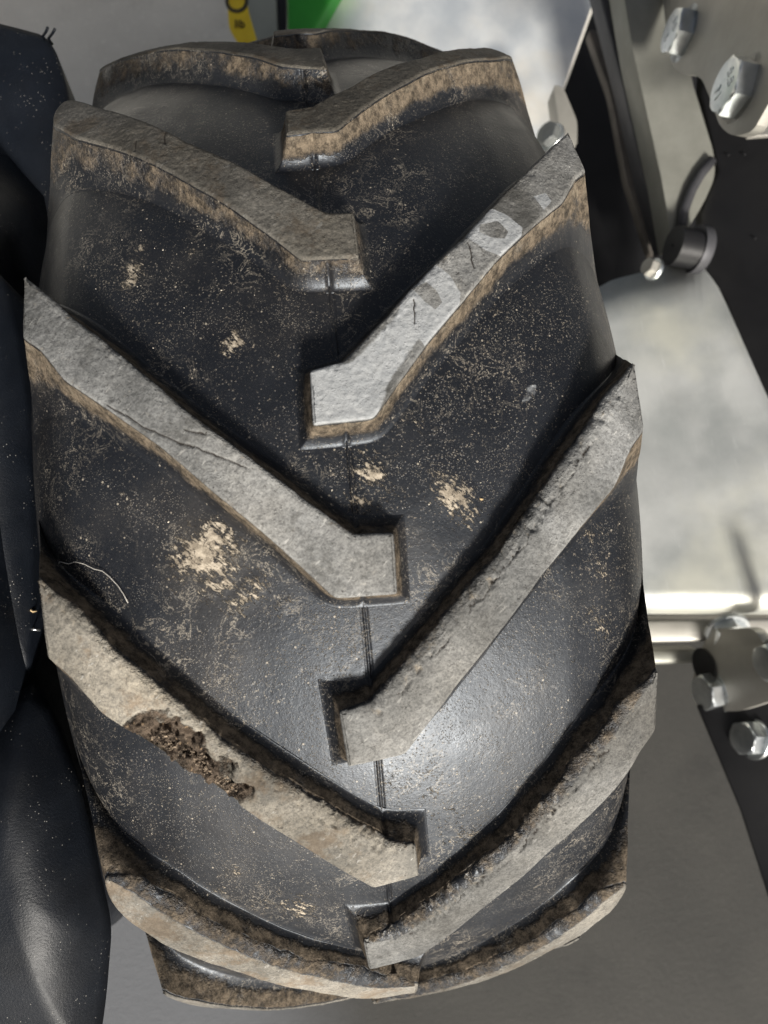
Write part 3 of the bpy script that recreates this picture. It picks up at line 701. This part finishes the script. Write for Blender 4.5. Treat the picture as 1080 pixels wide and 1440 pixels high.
TF = Matrix((CR, CU, CB)).transposed()
text_mesh('printed_letters', 'lib', .010, at(337, 34, .6190), TF, M_INK, yt)

# ------------------------------------------------------------------ machine frame at the right
SN = (CB * .12 - CR * .98 + CU * .12).normalized()          # side plates face the tyre
mf = empty('machine_frame', tuple(at(950, 250, .46)), 'dark steel machine frame with grey channel and bolted plate at the upper right', 'machine frame')
prism('back_panel', flat([(868, -80), (960, -80), (1010, 200), (1020, 420), (960, 560), (700, 560), (730, 300), (772, 190), (794, 126)], .62, CB, (900, 200)), -CB * .004, M_BLACK, mf, 0)
prism('support_rod', flat(rounded([(826, 40), (846, 45), (880, 110), (900, 200), (934, 350), (915, 360), (880, 250), (858, 130)], 8, 3), .56), -CB * .010, M_ROD, mf, .003)
prism('support_bar', flat([(835, -40), (866, -40), (888, 60), (906, 120), (958, 330), (934, 352), (905, 250), (876, 120)], .53), -CB * .02, M_BAR, mf, .0015)
prism('steel_channel', flat(rounded([(868, -60), (940, -60), (975, 120), (1004, 215), (1006, 248), (990, 285), (962, 330), (946, 345), (930, 250), (890, 70)], [2, 2, 5, 18, 25, 30, 20, 8, 5, 5], 5), .50), -CB * .025, M_OLIVE, mf, .002)
tube('rolled_edge', [at(u, v, .497) for u, v in ((1001, 225), (985, 245), (972, 268), (962, 295), (957, 330))], .0035, M_BAR, mf, 12)
lathe('roller', [(.001, .0), (.0115, .0), (.0130, .0015), (.0130, .020), (.001, .020)], at(984, 352, .485), (-CR * .90 + CB * .15 + CU * .1), M_BLACK, mf)
lathe('roller_collar', [(.0128, -.001), (.0155, -.001), (.0160, .0), (.0160, .006), (.0128, .006)], at(986, 352, .487), (-CR * .90 + CB * .15 + CU * .1), M_BAR, mf)
bolt(mf, at(918, 378, .485), (-CR * .8 + CB * .4 + CU * .2), .0062, .006, .2, mat=M_BRKT)
prism('black_side_panel', flat([(1003, -90), (1125, -90), (1125, 730), (1110, 700), (1064, 560), (1020, 420), (990, 380), (985, 300), (1010, 240), (985, 130)], .50, CB * .8 - CR * .5, (1010, 250)), -CB * .01, M_BLACK, mf, .002)
bp_ = prism('bolted_plate', flat(rounded([(925, -60), (1180, -60), (1180, 60), (1085, 138), (1058, 186), (1030, 192), (1012, 178), (1000, 142), (985, 106), (955, 104), (942, 86)], [2, 2, 2, 8, 12, 14, 14, 14, 18, 14, 14], 5), .430, SN, (985, 90)), -SN * .006, M_BRKT, mf, .0012)
prism('plate_flange', flat([(1084, 136), (1150, 60), (1190, 60), (1190, 180), (1078, 190), (1052, 192)], .428, CB * .9 + CU * .4, (1084, 136)), -CB * .004, M_BRKT, mf, .0008)
def on_plate(u, v, d, ref, nrm_): return flat([(u, v)], d, nrm_, ref)[0]
bolt(mf, on_plate(962, 47, .430, (985, 90), SN) , SN, .0140, .0095, .25, [('8.8', 0, .35), ('S', 0, -.38)])
bolt(mf, on_plate(1042, 124, .430, (985, 90), SN), SN, .0150, .0100, .05, [('8.8', 0, .35), ('M', 0, -.38)])
for i, (u, v) in enumerate(((1024, 218), (1047, 217), (1062, 335))):
    o_ = on_plate(u, v, .4985, (1010, 250), CB * .8 - CR * .5); lathe('water_drop', [(.0010, 0), (.0009, .0003), (.0006, .0005), (.0002, .0006)], o_, CB * .8 - CR * .5, M_BLACK, mf, 12)

# big zinc plate in the middle right
pl = empty('zinc_cover_plate', tuple(at(980, 640, .46)), 'light grey zinc-plated cover plate with a rolled lower edge right of the tyre', 'cover plate')
PN = (CB * .97 + CU * .20 - CR * .10).normalized()
def rolled_plate():
    top = [(700, 480), (862, 393), (972, 366), (986, 372), (1010, 402), (1080, 560), (1300, 1020)]
    # plate as a strip: upper outline down to the bend, then a quarter cylinder rolled away from the camera
    bend = 828; ref = (960, 600); d = .47
    bl, br = flat([(700, bend), (1300, bend)], d, PN, ref)
    upn = (flat([(960, 500)], d, PN, ref)[0] - flat([(960, 800)], d, PN, ref)[0]).normalized()
    ax = (br - bl).normalized(); dn = PN.cross(ax).normalized()
    if dn.dot(upn) > 0: dn = -dn
    outl = flat(rounded(top, [2, 4, 10, 8, 14, 30, 2], 4), d, PN, ref)
    bm = bmesh.new()
    cols = []; n = 60
    ppx = [p_ for p_ in rounded(top, [2, 4, 10, 8, 14, 30, 2], 4)]
    us = np.linspace(700, 1290, n)
    for u in us:
        vt = np.interp(u, [p_[0] for p_ in ppx], [p_[1] for p_ in ppx]); vt = min(vt, bend - 1)
        col = [flat([(u, vt + (bend - vt) * t)], d, PN, ref)[0] for t in np.linspace(0, 1, 8)]
        p0 = col[-1]; rad = .014
        for a in np.linspace(0, math.pi / 2, 12)[1:]:
            col.append(p0 + dn * rad * math.sin(a) - PN * rad * (1 - math.cos(a)))
        col.append(col[-1] - PN * .018)
        cols.append([bm.verts.new(c_) for c_ in col])
    for A, C in zip(cols[:-1], cols[1:]):
        for i in range(len(A) - 1): bm.faces.new((A[i], C[i], C[i + 1], A[i + 1]))
    bmesh.ops.remove_doubles(bm, verts=bm.verts, dist=1e-6)
    g = bmesh.ops.recalc_face_normals(bm, faces=bm.faces)
    me = bpy.data.meshes.new('plate_sheet'); bm.to_mesh(me); bm.free(); o = link('plate_sheet', me, M_PLATE, pl)
    md = o.modifiers.new('thickness', 'SOLIDIFY'); md.thickness = .0025; md.offset = -1
    return o
rolled_plate()

# bracket and arm lower right
lb = empty('mounting_bracket', tuple(at(1020, 960, .50)), 'blurred grey steel bracket with bolts and black arm below the cover plate', 'bracket')
prism('cross_member', flat([(840, 872), (1140, 868), (1140, 900), (840, 906)], .500), -CB * .02, M_BRKT, lb, .003)
prism('cross_rail', flat([(840, 916), (985, 912), (985, 934), (840, 938)], .515), -CB * .02, M_OLIVE, lb, .004)
B2 = (CB * .20 - CR * .95 - CU * .1).normalized()
prism('bracket_plate', flat(rounded([(1000, 884), (1060, 884), (1074, 905), (1082, 900), (1140, 870), (1140, 985), (1090, 984), (1040, 1000), (985, 1000), (972, 975), (978, 930)], [6, 10, 6, 4, 2, 2, 10, 10, 14, 14, 10], 5), .470, B2, (1030, 940)), -B2 * .007, M_BRKT, lb, .0015)
lathe('slot_hole', [(.0001, .0), (.0125, .0), (.0125, .0005), (.0001, .0006)], on_plate(991, 936, .470, (1030, 940), B2) + B2 * .0006, B2, M_BLACK, lb)
bolt(lb, on_plate(1003, 972, .470, (1030, 940), B2), B2, .0130, .0090, .3)
bolt(lb, at(1024, 888, .488), (CU * -.6 + CB * .8), .0125, .008, .1, nm='nut')
bolt(lb, on_plate(1093, 930, .470, (1030, 940), B2), B2, .0120, .009, .2)
AN = (CB * .80 - CR * .55).normalized()
prism('black_arm', flat([(978, 992), (1110, 980), (1160, 1240), (1200, 1520), (1160, 1480), (1082, 1270), (1040, 1140)], .480, AN, (1030, 1050)), -AN * .012, M_BLACK, lb, .002)
bolt(lb, on_plate(1056, 1038, .480, (1030, 1050), AN), (CB * .35 - CR * .9 + CU * .1), .0115, .0085, .15)

# ------------------------------------------------------------------ loose bits
rng = np.random.default_rng(4)
def onwheel(th, x, r): return Vector(toW(np.array(x + XS), np.array(r * math.sin(th)), np.array(r * math.cos(th))))
def crumbs(name, spots, n, rmin, rmax, mat, label, cat, rr, ok=None):
    V, Fq = [], []; ico = bmesh.new(); bmesh.ops.create_icosphere(ico, subdivisions=1, radius=1)
    iv = np.array([v.co for v in ico.verts]); fi = [[v.index for v in f.verts] for f in ico.faces]; ico.free()
    for i in range(n):
        t0, x0, s_ = spots[rng.integers(len(spots))]; t = t0 + rng.normal() * s_; xx = x0 + rng.normal() * s_
        if ok and not ok(t, xx): continue
        p_ = onwheel(t, xx, rr(xx)); r_ = rng.uniform(rmin, rmax) * (1 if rng.random() < .85 else 1.8)
        vv = iv * (1 + .35 * rng.normal(size=(len(iv), 1))) * r_ * rng.uniform(.6, 1.2, 3); o_ = len(V)
        V += [tuple(p_ + Vector(q_)) for q_ in vv]; Fq += [[o_ + a for a in f] for f in fi]
    me = bpy.data.meshes.new(name); me.from_pydata(V, [], Fq); me.update(); o = link(name, me, mat, None, False)
    return tag(o, label, cat, kind='stuff')
L3ph = PH - 4 * DEL + 1.0023 * DEL
gsp = [(L3ph + a, -x, .011) for a, x in ((.07, .18), (.10, .21), (.12, .24), (.06, .20), (.04, .17), (.11, .26))]
crumbs('soil_crumbs', gsp, 900, .00014, .00034, M_SOIL, 'brown soil and grit packed in the torn gouge of the lower left lug', 'soil', lambda x: RT(x) - .0055, lambda t, x: bool(inside(np.array([(t - L3ph - .006), -x]), GOUGE)) and segdist(np.array([(t - L3ph), -x]), GOUGE) > .004 and (t - L3ph) > np.interp(-x, [q_[1] for q_ in LO[1:]], [q_[0] for q_ in LO[1:]]) + .010)
crumbs('grit_specks', [(-.50, -.36, .05), (-.02, -.17, .03), (.0, .12, .03), (.04, .02, .04), (-.4, .08, .06), (-.10, .30, .05), (.34, -.2, .05)], 260, .00007, .00018, M_SAND,
       'tiny pale grains of sand scattered over the black rubber between the lugs', 'sand', lambda x: RC(x) + .0004)
th0, x0 = -.005, -.33
hp = [(78, 800), (84, 790), (96, 793), (106, 790), (118, 793), (132, 800), (144, 803), (155, 812), (166, 824), (174, 836), (180, 848)]
def bpc(u, v, lift=.002):
    d = (at(u, v, 1.0) - CAMP).normalized(); lo_, p_ = .1, None
    t = .1
    while t < .6:
        p_ = CAMP + d * t; w = p_ - AXLE; x = w.dot(EX) / S - XS; r = math.hypot(w.dot(EY), w.dot(EZ)) / S
        if abs(x) < .42 and r < float(RC(x)) + lift: return p_
        t += .0005
    return p_
tag(tube('pale_hair', [bpc(u, v, .004) for u, v in hp], .00012, M_HAIR, None, 5), 'thin pale curled hair lying on the dark rubber near the left edge of the tyre', 'hair')
tag(tube('straw_fragment', [at(43, 852, .262), at(42, 857, .261), at(46, 860, .260), at(51, 859, .262)], .0004, M_STRAW, None, 6), 'small curled orange straw bit at the left edge of the tyre', 'straw')
tag(tube('wire_stub', [at(45, 884, .262), at(48, 885, .261), at(56, 886, .263)], [.0009, .0005, .0005], M_ZINC, None, 8), 'tiny bright metal wire stub between the two tyres', 'wire')
peb = crumbs('pebble', [(.0, .0, 0)], 1, .00055, .00055, M_STRAW, 'small orange pebble beside the mud patch right of the centre line', 'pebble', lambda x: 1)
del peb['kind']
peb.location = bpc(677, 702) - onwheel(0, 0, 1)
